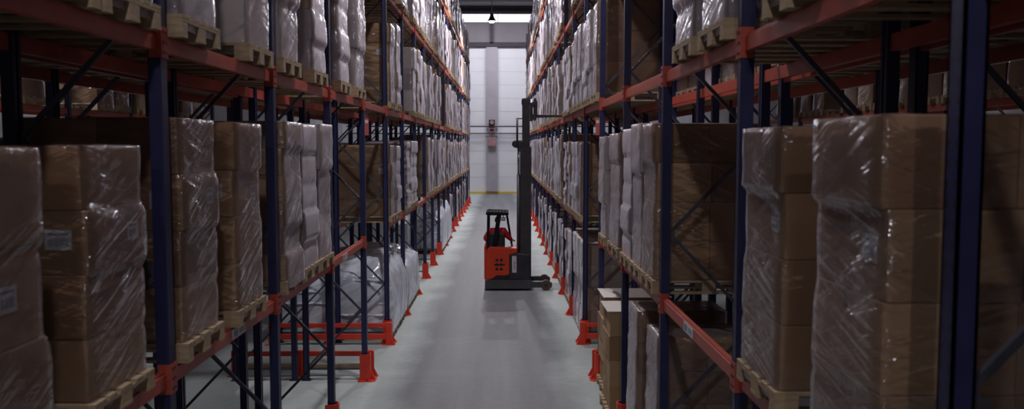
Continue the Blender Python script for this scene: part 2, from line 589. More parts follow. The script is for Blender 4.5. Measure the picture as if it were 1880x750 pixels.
XF, XB = -0.045, -DEPTH + 0.045
BR_UP = brace_mesh((XB, 0, 0), (XF, 0, 0.95))
BR_DN = brace_mesh((XF, 0, 0), (XB, 0, 0.95))
BR_FL = brace_mesh((XB, 0, 0), (XF, 0, 0))


def brace_all():
    mb = MB()
    for s, a, b in brace_points():
        mb.bar((XF if s else XB, 0, a), (XB if s else XF, 0, b), 0.035, 0.03, M['brace'])
    for z in (0.2, 9.9):
        mb.bar((XB, 0, z), (XF, 0, z), 0.035, 0.03, M['brace'])
    return mb.mesh('bracing')


BR_ALL = brace_all()


def child(name, me, parent, loc=(0, 0, 0), rz=0.0):
    o = bpy.data.objects.new(name, me)
    COL.objects.link(o)
    o.parent = parent
    o.location = loc
    o.rotation_euler = (0, 0, rz)
    return o


def frame(x, y, rz, label, group, near, guard=True):
    """local +x points to the aisle; origin at the front post's foot"""
    r = empty('rack_upright_frame', (x, y, 0), rz)
    tag(r, label, 'rack upright', group)
    child('upright_post', POST_ME, r)
    child('upright_post', POST_ME, r, (-DEPTH, 0, 0), PI)
    if near:
        for s, a, b in brace_points():
            child('brace', BR_DN if s else BR_UP, r, (0, 0, a))
        for z in (0.2, 9.9):
            child('brace', BR_FL, r, (0, 0, z))
    else:
        child('bracing', BR_ALL, r)
    if guard:
        child('foot_guard', GUARD_ME, r)
    return r


for k in range(-2, K_LAST + 1):
    for sd, x, rz in (('L', XL, 0.0), ('R', XR, PI)):
        frame(x, fy(k), rz, 'blue upright frame with red foot guard, %s, %s' % (frame_words(k), SIDE[sd]), 'upright frames of the ' + SIDE[sd], k <= 5)
X2 = {'L2': XL - DEPTH - 0.2, 'R2': XR + DEPTH + 0.2}
for k in range(-1, 9):
    for sd in ('L2', 'R2'):
        frame(X2[sd], fy(k), 0.0 if sd == 'L2' else PI, 'blue upright frame, %s, %s' % (frame_words(k), SIDE[sd]), 'upright frames of the ' + SIDE[sd], False, False)
X3 = {'L3': -8.7, 'R3': 8.0}
for k in range(0, 8):
    for sd in ('L3', 'R3'):
        frame(X3[sd], fy(k), 0.0 if sd == 'L3' else PI, 'blue upright frame, %s, %s' % (frame_words(k), SIDE[sd]), 'upright frames of the ' + SIDE[sd], False, False)


# ------------------------------------------------------------------ beams
def beam_mesh():
    mb = MB()
    L = BAY - 0.104
    h = BEAM_HALF
    # stepped box section
    pts = [(-0.025, -h), (0.025, -h), (0.025, h - 0.02), (0.012, h - 0.02), (0.012, h), (-0.025, h)]
    mb.prism(pts, 'y', -L / 2, L / 2, M['orange'], 0.003)
    return mb.mesh('rack_beam')


def bracket_mesh():
    mb = MB()
    # angle plate hooked round the post's front corner; y runs from the beam's end over half the post
    mb.box((0.052, 0.024, 0.0), (0.006, 0.048, 0.21), M['orange'])
    mb.box((0.01, -0.002, 0.0), (0.09, 0.006, 0.21), M['orange'])
    for z in (-0.07, 0.0, 0.07):
        mb.box((0.056, 0.03, z), (0.006, 0.014, 0.02), M['dark'])
    return mb.mesh('end_bracket')


BEAM_ME, BRK_ME = beam_mesh(), bracket_mesh()


def sticker_mesh():
    mb = MB()
    mb.box((0, 0, 0), (0.003, 0.36, 0.085), M['paper'])
    for i in range(9):
        mb.box((0.0018, -0.15 + i * 0.014, 0.0), (0.001, 0.006 + 0.004 * (i % 3 == 0), 0.06), M['print'])
    for i in range(4):
        mb.box((0.0018, 0.02 + i * 0.038, 0.0), (0.001, 0.022, 0.05), M['print'])
    return mb.mesh('location_label')


STICK_ME = sticker_mesh()


def beam(x, b, l, rz, label, group, brackets, sticker=None):
    o = bpy.data.objects.new('rack_beam', BEAM_ME)
    COL.objects.link(o)
    o.location = (x, fy(b) + BAY / 2, BEAM_Z[l])
    o.rotation_euler = (0, 0, rz)
    tag(o, label, 'rack beam', group, 'thing')
    if brackets:
        L = (BAY - 0.104) / 2
        child('end_bracket', BRK_ME, o, (0, L, 0))
        c = child('end_bracket', BRK_ME, o, (0, -L, 0))
        c.scale = (1, -1, 1)
    if sticker is not None:
        s = child('location_label', STICK_ME, o, (0.0275, sticker, -0.008))
        s['label'] = 'white location sticker with bar code'
    return o


LV = {1: 'first', 2: 'second', 3: 'third', 4: 'top'}
for b in range(-2, K_LAST):
    for l in (1, 2, 3, 4):
        if l == 1 and b == 3:
            continue
        if l == 3 and b < -1 or l == 4 and b < 6:
            continue
        for sd, x, rz in (('L', XL, 0.0), ('R', XR, PI)):
            st = None
            if l == 1 and b in (-1, 0, 2):
                st = (0.15 if b == 0 else -0.4) * (1 if sd == 'L' else -1)
            beam(x, b, l, rz, 'orange front beam, %s shelf, %s, %s' % (LV[l], bay_words(b), SIDE[sd]), 'front beams of the ' + SIDE[sd], b < 12, st)
            if l < 3 and b < 8 or l == 3 and b < 8:
                xr = x - DEPTH if sd == 'L' else x + DEPTH
                beam(xr, b, l, rz + PI, 'orange rear beam, %s shelf, %s, %s' % (LV[l], bay_words(b), SIDE[sd]), 'rear beams of the ' + SIDE[sd], False)
for b in range(-1, 8):
    for l in (1, 2):
        if l == 1 and b == 3:
            continue
        for sd in ('L2', 'R2'):
            rz = 0.0 if sd == 'L2' else PI
            beam(X2[sd], b, l, rz, 'orange near beam, %s shelf, %s, %s' % (LV[l], bay_words(b), SIDE[sd]), 'beams of the ' + SIDE[sd], False)
            beam(X2[sd] + (-DEPTH if sd == 'L2' else DEPTH), b, l, rz + PI, 'orange far beam, %s shelf, %s, %s' % (LV[l], bay_words(b), SIDE[sd]), 'beams of the ' + SIDE[sd], False)
for b in range(0, 7):
    for sd in ('L3', 'R3'):
        beam(X3[sd], b, 2, 0.0 if sd == 'L3' else PI, 'orange beam, second shelf, %s, %s' % (bay_words(b), SIDE[sd]), 'beams of the ' + SIDE[sd], False)
        beam(X3[sd] + (-DEPTH if sd == 'L3' else DEPTH), b, 2, 0.0 if sd == 'L3' else PI, 'orange rear beam, second shelf, %s, %s' % (bay_words(b), SIDE[sd]), 'beams of the ' + SIDE[sd], False)

# red plates on the posts at the passage, just under the second shelf
for sd, x, s in (('L', XL, 1), ('R', XR, -1)):
    mb = MB()
    mb.box((0, 0, 0), (0.07, 0.012, 0.28), M['pink'], bevel=0.003)
    o = mb.build('location_sign', None, (x + s * 0.082, fy(3) - 0.03, 4.32))
    tag(o, 'narrow red plate standing out from the post at the near passage edge, ' + SIDE[sd], 'sign')
    c = MB(); c.box((0, -0.0075, 0.09), (0.05, 0.002, 0.05), M['paper']); c.build('printed_panel', o)

# red end guards on both edges of the passage
for sd, x, s in (('L', XL, -1), ('R', XR, 1)):
    for k, dy in ((3, 0.24), (4, -0.24)):
        e = empty('rack_end_guard', (x, fy(k) + dy, 0))
        tag(e, 'red low guard rail on the %s edge of the passage, %s' % ('near' if k == 3 else 'far', SIDE[sd]), 'guard rail', 'guard rails at the passage', 'thing')
        xe = s * 2.35
        for z, hh in ((0.40, 0.085), (0.17, 0.11)):
            mb = MB()
            mat = M['wood'] if (k == 3 and sd == 'L' and z < 0.3) else M['red']
            mb.box((xe / 2 - s * 0.06, 0, z), (2.32, 0.05, hh), mat, bevel=0.012)
            o = mb.build('timber_rail' if mat is M['wood'] else 'rail', e)
            if mat is M['wood']:
                o['label'] = 'brown timber lower rail'
        for xx in (-s * 0.06, s * 1.15, xe - s * 0.05):
            mb = MB()
            y_in = 0.0
            mb.box((xx, y_in, 0.23), (0.12, 0.066, 0.46), M['red'], bevel=0.02)
            mb.prism([(xx - 0.13, -0.05), (xx + 0.13, -0.05), (xx + 0.13, 0.05), (xx - 0.13, 0.05)], 'z', 0, 0.016, M['red'])
            mb.prism([(xx - s * 0.06, 0.016), (xx - s * 0.12, 0.016), (xx - s * 0.06, 0.14)], 'y', -0.02, 0.02, M['red'])
            mb.build('guard_post', e)


# ------------------------------------------------------------------ pallet loads
PAL_H = 0.144


def pallet_into(mb, w, d, base=0.0, mat=None):
    """EUR pallet, long side along x (depth d), width w along y"""
    wood = mat or M['wood']
    for y in (-w / 2 + 0.072, -w / 4 + 0.02, 0, w / 4 - 0.02, w / 2 - 0.072):
        mb.box((0, y, base + 0.133), (d, 0.142 if abs(y) > w * 0.3 or y == 0 else 0.098, 0.022), wood)
    for x in (-d / 2 + 0.072, 0, d / 2 - 0.072):
        mb.box((x, 0, base + 0.111), (0.142, w, 0.022), wood)
        for y in (-w / 2 + 0.05, 0, w / 2 - 0.05):
            mb.box((x, y, base + 0.061), (0.14, 0.1 if y else 0.142, 0.078), wood)
    for y in (-w / 2 + 0.05, 0, w / 2 - 0.05):
        mb.box((0, y, base + 0.011), (d, 0.1 if y else 0.142, 0.022), wood)


def shell_into(mb, w, d, z0, z1, layers, seed, mat, seg=10, rows=26, amp=0.012, bulge=0.0, offs=None):
    """wrinkled film pulled tight round a stack"""
    r = 0.035
    ring = []
    hw, hd = w / 2, d / 2
    for (cx, cy, a0) in ((hd - r, hw - r, 0), (-hd + r, hw - r, PI / 2), (-hd + r, -hw + r, PI), (hd - r, -hw + r, 1.5 * PI)):
        for i in range(3):
            a = a0 + i * PI / 4
            ring.append((cx + r * math.cos(a), cy + r * math.sin(a), math.cos(a), math.sin(a)))
    full = []
    for i in range(len(ring)):
        p, q = ring[i], ring[(i + 1) % len(ring)]
        dist = math.hypot(q[0] - p[0], q[1] - p[1])
        n = max(1, int(seg * dist / 0.8)) if dist > 0.1 else 1
        for j in range(n):
            t = j / n
            full.append(tuple(p[k] * (1 - t) + q[k] * t for k in range(4)))
    n = len(full)
    off = Vector((seed * 13.7, seed * 7.1, seed * 3.3))
    zs = [z0 + (z1 - z0) * i / rows for i in range(rows + 1)]
    grid = []
    for z in zs:
        lz = (z - z0) / (z1 - z0)
        f = (lz * layers) % 1.0
        pinch = -0.010 * math.exp(-((min(f, 1 - f)) / 0.07) ** 2) * (0 < lz < 1)
        ox = oy = 0.0
        if offs:
            tz = max(0.0, (z - PAL_H) / (z1 - PAL_H) * layers)
            i0 = min(layers - 1, int(tz))
            i1 = min(layers - 1, i0 + 1)
            q = max(0.0, ((tz - i0) - 0.93) / 0.07) if tz < layers else 0.0
            ox = offs[i0][0] * (1 - q) + offs[i1][0] * q
            oy = offs[i0][1] * (1 - q) + offs[i1][1] * q
        row = []
        for (x, y, nx, ny) in full:
            u = x + y
            nn = noise.noise(Vector((x * 2.2, y * 2.2, z * 3.0)) + off)
            ww = 1 - abs(noise.noise(Vector((u * 1.2 + z * 1.6, z * 5 - u * 2.0, 0)) + off)) * 2
            dsp = amp * (0.9 * nn + 0.55 * ww) + pinch + bulge * math.sin(PI * f) + 0.004
            zz = z + (0.018 * noise.noise(Vector((x * 3, y * 3, seed)) + off) if lz < 0.02 else 0)
            row.append(mb.bm.verts.new((x + ox + nx * dsp, y + oy + ny * dsp, zz)))
        grid.append(row)
    ox, oy = offs[-1] if offs else (0.0, 0.0)
    top = [mb.bm.verts.new((x + ox - nx * 0.09, y + oy - ny * 0.09, z1 + 0.006 + 0.006 * noise.noise(Vector((x * 5, y * 5, 1)) + off))) for (x, y, nx, ny) in full]
    grid.append(top)
    mi = mb.mi(mat)
    for a, b in zip(grid[:-1], grid[1:]):
        for i in range(n):
            f = mb.bm.faces.new((a[i], a[(i + 1) % n], b[(i + 1) % n], b[i]))
            f.material_index = mi
            f.smooth = True
    f = mb.bm.faces.new(top)
    f.material_index = mi


def carton_into(mb, c, s, mat, fine=True):
    mb.box(c, s, mat, bevel=0.006 if fine else 0.0)
    if fine:
        # tape over the top seam and down both short sides
        x, y, z = c
        mb.box((x, y, z + s[2] / 2 + 0.0006), (s[0] * 0.98, 0.055, 0.0012), M['tape'])
        for q in (-1, 1):
            mb.box((x + q * (s[0] / 2 + 0.0006), y, z + s[2] / 2 - 0.045), (0.0012, 0.055, 0.09), M['tape'])


def label_mesh(w, h):
    mb = MB()
    mb.box((0, 0, 0), (0.002, w, h), M['paper'])
    for i in range(10):
        mb.box((0.0014, -w * 0.36 + i * w * 0.075, -h * 0.12), (0.001, w * (0.03 + 0.02 * (i % 3 == 1)), h * 0.38), M['print'])
    mb.box((0.0014, 0, h * 0.30), (0.001, w * 0.72, h * 0.10), M['print'])
    return mb.mesh('shipping_label')


LAB_ME = label_mesh(0.15, 0.13)


def cells(kind, w, d, h, n, rr):
    nx, ny, nz = n
    out = []
    offs = []
    zz = PAL_H
    ch = (h - PAL_H) / nz
    for iz in range(nz):
        jx, jy = rr.uniform(-0.03, 0.02), rr.uniform(-0.015, 0.015)
        offs.append((jx, jy))
        sq = rr.uniform(0.965, 0.98)
        for ix in range(nx):
            for iy in range(ny):
                cx = (-d / 2 + (ix + 0.5) * d / nx) * sq + jx
                cy = (-w / 2 + (iy + 0.5) * w / ny) * sq + jy
                out.append(((cx, cy, zz + ch / 2), (d / nx * sq - 0.004, w / ny * sq - 0.004, ch - 0.003)))
        zz += ch
    return out, offs


def sackish_into(mb, c, s, mat, seed):
    """a filled bag lying flat: rounded, sagging block"""
    r = bmesh.ops.create_cube(mb.bm, size=1.0)
    bmesh.ops.subdivide_edges(mb.bm, edges=mb.bm.edges[:], cuts=5, use_grid_fill=True)
    vs = mb.bm.verts[:]
    i = mb.mi(mat)
    for v in vs:
        p = v.co.copy()
        k = (1 - 0.45 * max(abs(2 * p.x), abs(2 * p.y)) ** 4)
        p.z *= k
        lim = 1 - 0.09 * (abs(2 * p.z) ** 2)
        p.x *= lim; p.y *= lim
        p = Vector((p.x * s[0], p.y * s[1], p.z * s[2]))
        p += 0.010 * noise.noise_vector(p * 5 + Vector((seed, seed * 2.1, 0)))
        v.co = p + Vector(c)
    for f in {f for v in vs for f in v.link_faces}:
        f.material_index = i
        f.smooth = True


def make_load(name, w, d, h, n, card, fmat, seed, detail=True, labels=(), bulge=0.0, amp=0.012, sacks=False):
    """origin at the base centre; +x is the aisle side. detail: cartons, film and pallet are parts; else one mesh"""
    rr = random.Random(seed)
    pw, pd = w, d
    w, d = w - 0.045, d - 0.03          # the goods stay just inside the pallet's edge
    cl, offs = cells(name, w, d, h, n, rr)
    if not detail:
        mb = MB()
        pallet_into(mb, pw, pd)
        for c, s in cl:
            mb.box(c, s, card[0] if rr.random() < 0.7 else card[-1])
        if fmat:
            shell_into(mb, w, d, PAL_H - 0.09, h, n[2], seed, fmat, 5, 12, amp, bulge, offs)
        return mb.build(name)
    r = empty(name)
    mb = MB(); pallet_into(mb, pw, pd); mb.build('pallet', r)
    for i, (c, s) in enumerate(cl):
        mb = MB()
        mat = card[rr.randrange(len(card))]
        if sacks:
            sackish_into(mb, (0, 0, 0), s, mat, seed + i)
        else:
            carton_into(mb, (0, 0, 0), s, mat)
        o = mb.build('sack' if sacks else 'carton', r, c)
        for (q, face, dy, dz) in labels:
            if q == i:
                if face == 'x':
                    child('shipping_label', LAB_ME, o, (s[0] / 2 + 0.003, dy, dz))
                else:
                    sg = -1 if face == '-y' else 1
                    child('shipping_label', LAB_ME, o, (dy, sg * (s[1] / 2 + 0.003), dz), sg * PI / 2)
    if fmat:
        mb = MB()
        shell_into(mb, w, d, PAL_H - 0.09, h, n[2], seed, fmat, 14, 44, amp, bulge, offs)
        mb.build('stretch_film', r)
    return r


T = {}   # templates: key -> (near, far, words)
C, CT, CLT, CG = M['card'], M['cardtan'], M['cardlight'], M['cardgrey']
spec = {
    # key: (name, w, d, h, (nx,ny,nz), cards, film, labels, bulge, amp, words)
    'A': ('carton_pallet', 0.80, 1.2, 1.80, (2, 1, 4), (C, C, CT), 'fclear', ((5, 'x', 0.20, 0.02), (5, '-y', 0.12, 0.02)), 0.0, 0.008, 'film-wrapped brown carton load'),
    'B': ('carton_pallet', 0.80, 1.2, 1.82, (3, 2, 6), (C, CT), 'fmid', ((14, 'x', 0.05, 0.0),), 0.0, 0.009, 'cloudy-wrapped small carton load'),
    'W': ('film_wrapped_pallet', 0.80, 1.2, 1.78, (2, 2, 5), (CG, C), 'fwhite', (), 0.006, 0.010, 'pale film-wrapped load'),
    'K': ('film_wrapped_pallet', 0.80, 1.2, 1.84, (2, 1, 3), (CG, CLT), 'fmid', (), 0.0, 0.011, 'tall greyish wrapped load'),
    'S': ('bag_pallet', 0.80, 1.2, 1.58, (1, 1, 9), (CG, CLT), 'fwhite', (), 0.008, 0.010, 'wrapped load of bulging bags'),
    'H': ('carton_pallet', 0.80, 1.2, 1.62, (2, 1, 3), (C,), 'fclear', ((3, 'x', 0.1, 0.0),), 0.0, 0.008, 'low film-wrapped carton load'),
    'X': ('carton_pallet', 1.06, 1.2, 1.74, (2, 2, 4), (C, CT), 'fmid', (), 0.0, 0.009, 'wide cloudy-wrapped carton load'),
    'O': ('open_carton_pallet', 0.86, 1.1, 1.60, (2, 2, 4), (C, CT), None, (), 0.0, 0.008, 'open carton stack, pale top'),
    'P': ('carton_pallet', 0.80, 1.1, 1.92, (2, 2, 5), (C, CT), 'fmid', ((18, 'x', 0.0, 0.0),), 0.0, 0.008, 'tall carton stack'),
    'T': ('topped_pallet', 0.80, 1.2, 2.00, (2, 1, 4), (C, CT), 'fwhite', (), 0.0, 0.010, 'pale-topped film-wrapped load'),
}
used_near, used_far = {}, {}
NEAR_Y = 24.0


def load(key, x, yc, z, side, label, group, scale_z=1.0, far=None, dx=0.0, jit=0.0):
    name, w, d, h, n, cards, fm, labs, bul, amp, words = spec[key]
    isfar = (yc > NEAR_Y or z > 7 and yc < 14) if far is None else far
    tpl = used_far if isfar else used_near
    seed = {'A': 1, 'B': 2, 'W': 3, 'K': 4, 'S': 5, 'H': 6, 'X': 7, 'O': 8, 'P': 9, 'T': 9.5}[key] + 10 * R.randrange(2)
    tk = (key, seed)
    if tk not in tpl:
        o = make_load(name, w, d, h, n, cards, M[fm] if fm else None, seed, not isfar, labs, bul, amp, key == 'S')
        if key in 'OT':
            # a pale sheet of card lies on top of the unwrapped stacks
            mb = MB(); mb.box((0, 0, h + 0.006), (d * 0.99, w * 0.99, 0.008), M['cardlight'])
            c = mb.build('top_sheet', o)
        tpl[tk] = o
    else:
        o = dup(tpl[tk])
    o.location = (x + dx, yc, z)
    o.rotation_euler = (0, 0, (0.0 if side.startswith('L') else PI) + jit)
    o.scale = (1, 1, scale_z)
    tag(o, label, 'pallet load', group)
    return o


SLOT_NAMES = {1: ['sole'], 2: ['near', 'far'], 3: ['near', 'middle', 'far']}
XC = {'L': XL - DEPTH / 2, 'R': XR + DEPTH / 2}


def place_bay(sd, l, b, items):
    """items: (key, bay fraction of the centre, z scale, towards the aisle)"""
    names = SLOT_NAMES[len(items)]
    z = 0.0 if l == 0 else BEAM_Z[l] + BEAM_HALF + 0.001
    for it, nm in zip(items, names):
        key, fr = it[0], it[1]
        sz = it[2] if len(it) > 2 else 1.0
        dx = (it[3] if len(it) > 3 and l else (it[3] if len(it) > 3 and b < 4 else (-0.07 if l == 0 else 0.0))) * (1 if sd == 'L' else -1)
        lab = '%s, %s, %s, %s%s' % (spec[key][10], level_words(l), bay_words(b), SIDE[sd], '' if nm == 'sole' else ', %s slot' % nm)
        load(key, XC[sd], fy(b) + fr * BAY, z, sd, lab, 'pallet loads in the ' + SIDE[sd], sz, None, dx, R.uniform(-0.006, 0.006))


# --- sack-side rack, near bays as in the photograph
place_bay('L', 1, -2, [('A', 0.28, 0.87), ('A', 0.68, 0.87)])
place_bay('L', 1, -1, [('H', 0.28, 0.96), ('A', 0.705, 0.87)])
place_bay('L', 1, 0, [('A', 0.20, 0.98), ('A', 0.63, 0.98)])
place_bay('L', 1, 1, [('B', 0.19, 1.0), ('W', 0.495, 1.02), ('K', 0.80, 1.0)])
place_bay('L', 1, 4, [('A', 0.20, 0.88), ('W', 0.54, 0.88)])
place_bay('L', 1, 5, [('S', 0.20, 1.05), ('W', 0.52, 0.95), ('W', 0.805, 0.95)])
place_bay('L', 1, 7, [('X', 0.28, 1.05), ('W', 0.72, 1.0)])
place_bay('L', 2, -1, [('K', 0.2, 1.1), ('W', 0.5, 1.1), ('K', 0.8, 1.1)])
place_bay('L', 2, 0, [('W', 0.20, 1.1, 0.02), ('K', 0.785, 1.1)])
place_bay('L', 2, 1, [('K', 0.20, 1.1), ('W', 0.72, 1.1)])
place_bay('L', 2, 2, [('W', 0.31, 1.1), ('K', 0.80, 1.08)])
place_bay('L', 2, 4, [('A', 0.20, 0.95), ('W', 0.60, 1.05)])
place_bay('L', 2, 5, [('K', 0.805, 0.95)])
place_bay('L', 2, 6, [('B', 0.18, 1.0), ('W', 0.5, 1.0), ('K', 0.805, 0.9)])
# --- fork-side rack, near bays
place_bay('R', 1, -2, [('A', 0.5, 0.95)])
place_bay('R', 1, -1, [('A', 0.265, 0.94, 0.05), ('A', 0.765, 0.93)])
place_bay('R', 1, 1, [('A', 0.20, 1.0), ('K', 0.50, 0.99), ('W', 0.80, 1.0)])
place_bay('R', 1, 2, [('X', 0.245, 1.0), ('K', 0.73, 0.93)])
place_bay('R', 1, 4, [('H', 0.2, 1.0), ('W', 0.50, 0.93), ('W', 0.80, 0.93)])
place_bay('R', 1, 5, [('B', 0.20, 0.92), ('S', 0.62, 1.05)])
place_bay('R', 2, -1, [('K', 0.2, 1.05), ('W', 0.62, 1.0)])
place_bay('R', 2, 0, [('W', 0.23, 1.05), ('W', 0.60, 1.05)])
place_bay('R', 2, 3, [('H', 0.20, 1.05), ('K', 0.53, 0.92), ('W', 0.805, 0.92)])
place_bay('R', 2, 4, [('K', 0.20, 0.93), ('K', 0.52, 0.92), ('W', 0.805, 0.90)])
place_bay('R', 2, 5, [('B', 0.20, 0.88), ('W', 0.52, 0.93), ('K', 0.805, 0.86)])
place_bay('R', 2, 6, [('W', 0.72, 0.88)])
# --- the floor under the racks
place_bay('R', 0, 1, [('P', 0.20, 1.02, -0.02), ('P', 0.60, 1.05, 0.05)])
place_bay('R', 0, 2, [('O', 0.37, 1.0, 0.12), ('O', 0.78, 1.0, 0.04)])
place_bay('R', 0, 4, [('T', 0.20), ('T', 0.505), ('T', 0.805)])
for b in range(5, 8):
    place_bay('R', 0, b, [('K' if b % 2 else 'W', 0.20, 1.02), ('W', 0.51, 1.04), ('B' if b % 2 else 'K', 0.805, 1.0)])

# --- farther bays
keys = ['W', 'K', 'W', 'B', 'S', 'W', 'K', 'A', 'H']
for sd in ('L', 'R'):
    for b in range(-1, K_LAST):
        for l in (0, 1, 2, 3, 4):
            if l == 0 and (b < 8 or sd == 'L' and b < 11 or b == 12):
                continue
            if l == 1 and b < (8 if sd == 'L' else 6):
                continue
            if l == 2 and b < 7:
                continue
            if l == 3 and b < -1 or l == 4 and b < 7:
                continue
            u = R.random()
            if u < 0.05 and b > 4:
                continue
            if u < 0.30:
                fr = (0.21, 0.74) if R.random() < 0.5 else (0.30, 0.79)
            else:
                fr = (0.20, 0.505, 0.805)
            it = []
            top = {0: 1.0, 1: 1.0, 2: 0.98, 3: 1.06, 4: 0.98}[l]
            for f in fr:
                it.append((R.choice(keys), f + R.uniform(-0.008, 0.008), top * R.uniform(0.93, 1.07), R.uniform(-0.03, 0.03)))
            place_bay(sd, l, b, it)

# --- racks standing back to back with these, and across the next aisles: single meshes, seen only through gaps
for sd in ('L2', 'R2'):
    xc = X2[sd] + (-DEPTH / 2 - 0.02 if sd == 'L2' else DEPTH / 2 + 0.02)
    for b in range(-1, 8):
        for l in (1, 2):
            if l == 1 and b == 3:
                continue
            for nm, f in (('near', 0.2), ('middle', 0.505), ('far', 0.805)):
                key = R.choice(['A', 'H', 'B', 'W'])
                lab = '%s, %s, %s, %s, %s' % ({'A': 'brown cartons', 'H': 'low brown cartons', 'B': 'small cartons', 'W': 'pale wrapped load'}[key], level_words(l), bay_words(b), SIDE[sd], nm)
                o = load(key, xc, fy(b) + f * BAY, BEAM_Z[l] + BEAM_HALF + 0.001, 'R' if sd == 'L2' else 'L', lab, 'pallet loads in the ' + SIDE[sd], 0.9, True)
                o.scale.x = 0.86
for sd in ('L3', 'R3'):
    xc = X3[sd] + (-DEPTH / 2 if sd == 'L3' else DEPTH / 2)
    for b in range(0, 7):
        for nm, f in (('near', 0.2), ('middle', 0.505), ('far', 0.805)):
            if R.random() < 0.25:
                continue
            key = R.choice(['A', 'H'])
            lab = '%s, second shelf, %s, %s, %s' % ({'A': 'brown carton load', 'H': 'low carton load', 'K': 'tall grey load'}[key], bay_words(b), SIDE[sd], nm)
            load(key, xc, fy(b) + f * BAY, BEAM_Z[2] + BEAM_HALF + 0.001, 'L' if sd == 'L3' else 'R', lab, 'pallet loads in the ' + SIDE[sd], 1.0, True)


# ------------------------------------------------------------------ heaps of plastic sacks under the sack-side rack
def sack_mesh(seed):
    bm = bmesh.new()
    bmesh.ops.create_cube(bm, size=1.0)
    bmesh.ops.subdivide_edges(bm, edges=bm.edges[:], cuts=9, use_grid_fill=True)
    off = Vector((seed * 5.1, seed * 2.3, seed))
    for v in bm.verts:
        p = v.co * 2
        e = max(abs(p.x), abs(p.y))
        z = p.z * (1 - 0.72 * e ** 5)
        x = p.x * (1 - 0.06 * p.z * p.z) * (1 - 0.05 * p.y * p.y)
        y = p.y * (1 - 0.08 * p.z * p.z) * (1 - 0.04 * p.x * p.x)
        q = Vector((x * 0.55, y * 0.42, z * 0.112))
        n = noise.noise_vector(q * 4 + off) * 0.022 + noise.noise_vector(q * 11 + off) * 0.012
        n.z += 0.014 * math.sin(9 * q.x + 7 * q.y + seed) * (1 - e ** 4)
        v.co = q + n
    me = bpy.data.meshes.new('plastic_sack')
    for f in bm.faces:
        f.smooth = True
    bm.to_mesh(me)
    bm.free()
    me.materials.append(M['sack'])
    return me


SACKS = [sack_mesh(i) for i in range(5)]
PALLET_ME = None


def bare_pallet(x, y, label, group):
    global PALLET_ME
    if PALLET_ME is None:
        mb = MB(); pallet_into(mb, 0.8, 1.2); PALLET_ME = mb.mesh('wooden_pallet')
    o = bpy.data.objects.new('wooden_pallet', PALLET_ME)
    COL.objects.link(o)
    o.location = (x, y, 0)
    tag(o, label, 'pallet', group)


for b, cols, layers, words in ((4, 2, 6, 'first heap past the passage'), (5, 2, 5, 'second heap past the passage'), (9, 1, 6, 'far heap deep in the rack'), (10, 1, 6, 'farthest heap in the rack')):
    # milky sheet drawn over the heap
    mb = MB()
    w2 = 0.68 if cols == 1 else 1.28
    cx = XL - 0.52 if cols == 1 else XL - 1.12
    cy, d2 = fy(b) + BAY / 2, 1.30
    top = PAL_H + 0.24 * layers + 0.16
    nu, nv = 44, 44
    g = []
    for i in range(nu + 1):
        row = []
        for j in range(nv + 1):
            a, c = -1 + 2 * i / nu, -1 + 2 * j / nv
            e = max(abs(a), abs(c))
            # the square grid is wrapped over a blunt dome
            k = min(1.0, e / 0.66)
            drop_ = 0.0 if e < 0.66 else (e - 0.66) / 0.34
            px, py = (a / e * k if e else 0), (c / e * k if e else 0)
            q = Vector((px * 3, py * 3, drop_ * 2 + b))
            nn = noise.noise(q) * 0.09 + noise.noise(q * 2.7) * 0.06
            z = top * (1 - 0.20 * max(abs(px), abs(py)) ** 5) * (1 - drop_ ** 1.4) + 0.17 * drop_ + nn * (1 - 0.6 * drop_)
            sl = 0.90 + 0.10 * drop_ ** 0.6 + 0.04 * math.sin(PI * drop_) + 0.3 * nn
            row.append(mb.bm.verts.new((min(w2 * 0.985, max(-w2, px * w2 * 0.955 * sl)), py * d2 * 0.955 * sl, max(0.02, z))))
        g.append(row)
    mi_ = mb.mi(M['sheet'])
    for i in range(nu):
        for j in range(nv):
            f = mb.bm.faces.new((g[i][j], g[i + 1][j], g[i + 1][j + 1], g[i][j + 1]))
            f.material_index = mi_
            f.smooth = True
    o = mb.build('plastic_sheet', None, (cx, cy, 0))
    tag(o, 'milky plastic sheet drawn over the %s of sacks' % words, 'plastic sheet')
    for ci in range(cols):
        x = XL - 0.52 if ci == 0 else X2['L2'] - 0.5
        for j in range(3):
            y = fy(b) + BAY * (0.2 + 0.305 * j)
            bare_pallet(x, y, 'wooden pallet under the sacks of the %s' % words, 'pallets under the ' + words)
            nl = layers - (1 if j == 2 else 0) - ci
            for k in range(nl - 1):
                o = bpy.data.objects.new('plastic_sack', R.choice(SACKS))
                COL.objects.link(o)
                o.location = (x + R.uniform(-0.04, 0.05) + (0.05 if k < 3 else -0.03), y + R.uniform(-0.03, 0.03), PAL_H + 0.14 + k * 0.24)
                o.rotation_euler = (R.uniform(-0.02, 0.02), R.uniform(-0.02, 0.02), R.uniform(-0.05, 0.05) + (PI if R.random() < 0.5 else 0))
                tag(o, 'shiny white plastic sack lying in the %s' % words, 'sack', 'sacks of the ' + words)

# ------------------------------------------------------------------ reach truck (faces +x, across the aisle)
TY = 23.75
tr = empty('reach_truck', (0, TY, 0))
tag(tr, 'orange and black reach truck lifting its forks into the rack', 'reach truck')
yn, yf = -0.56, 0.56
# chassis
mb = MB()
mb.prism([(-0.50, 0.10), (-0.44, 0.045), (0.74, 0.045), (0.78, 0.10), (0.78, 0.30), (-0.50, 0.30)], 'y', yn - 0.02, yf + 0.02, M['truckgrey'], 0.02)
mb.box((0.1, yn - 0.02, 0.27), (1.0, 0.03, 0.05), M['truckgrey'])
mb.build('chassis', tr)
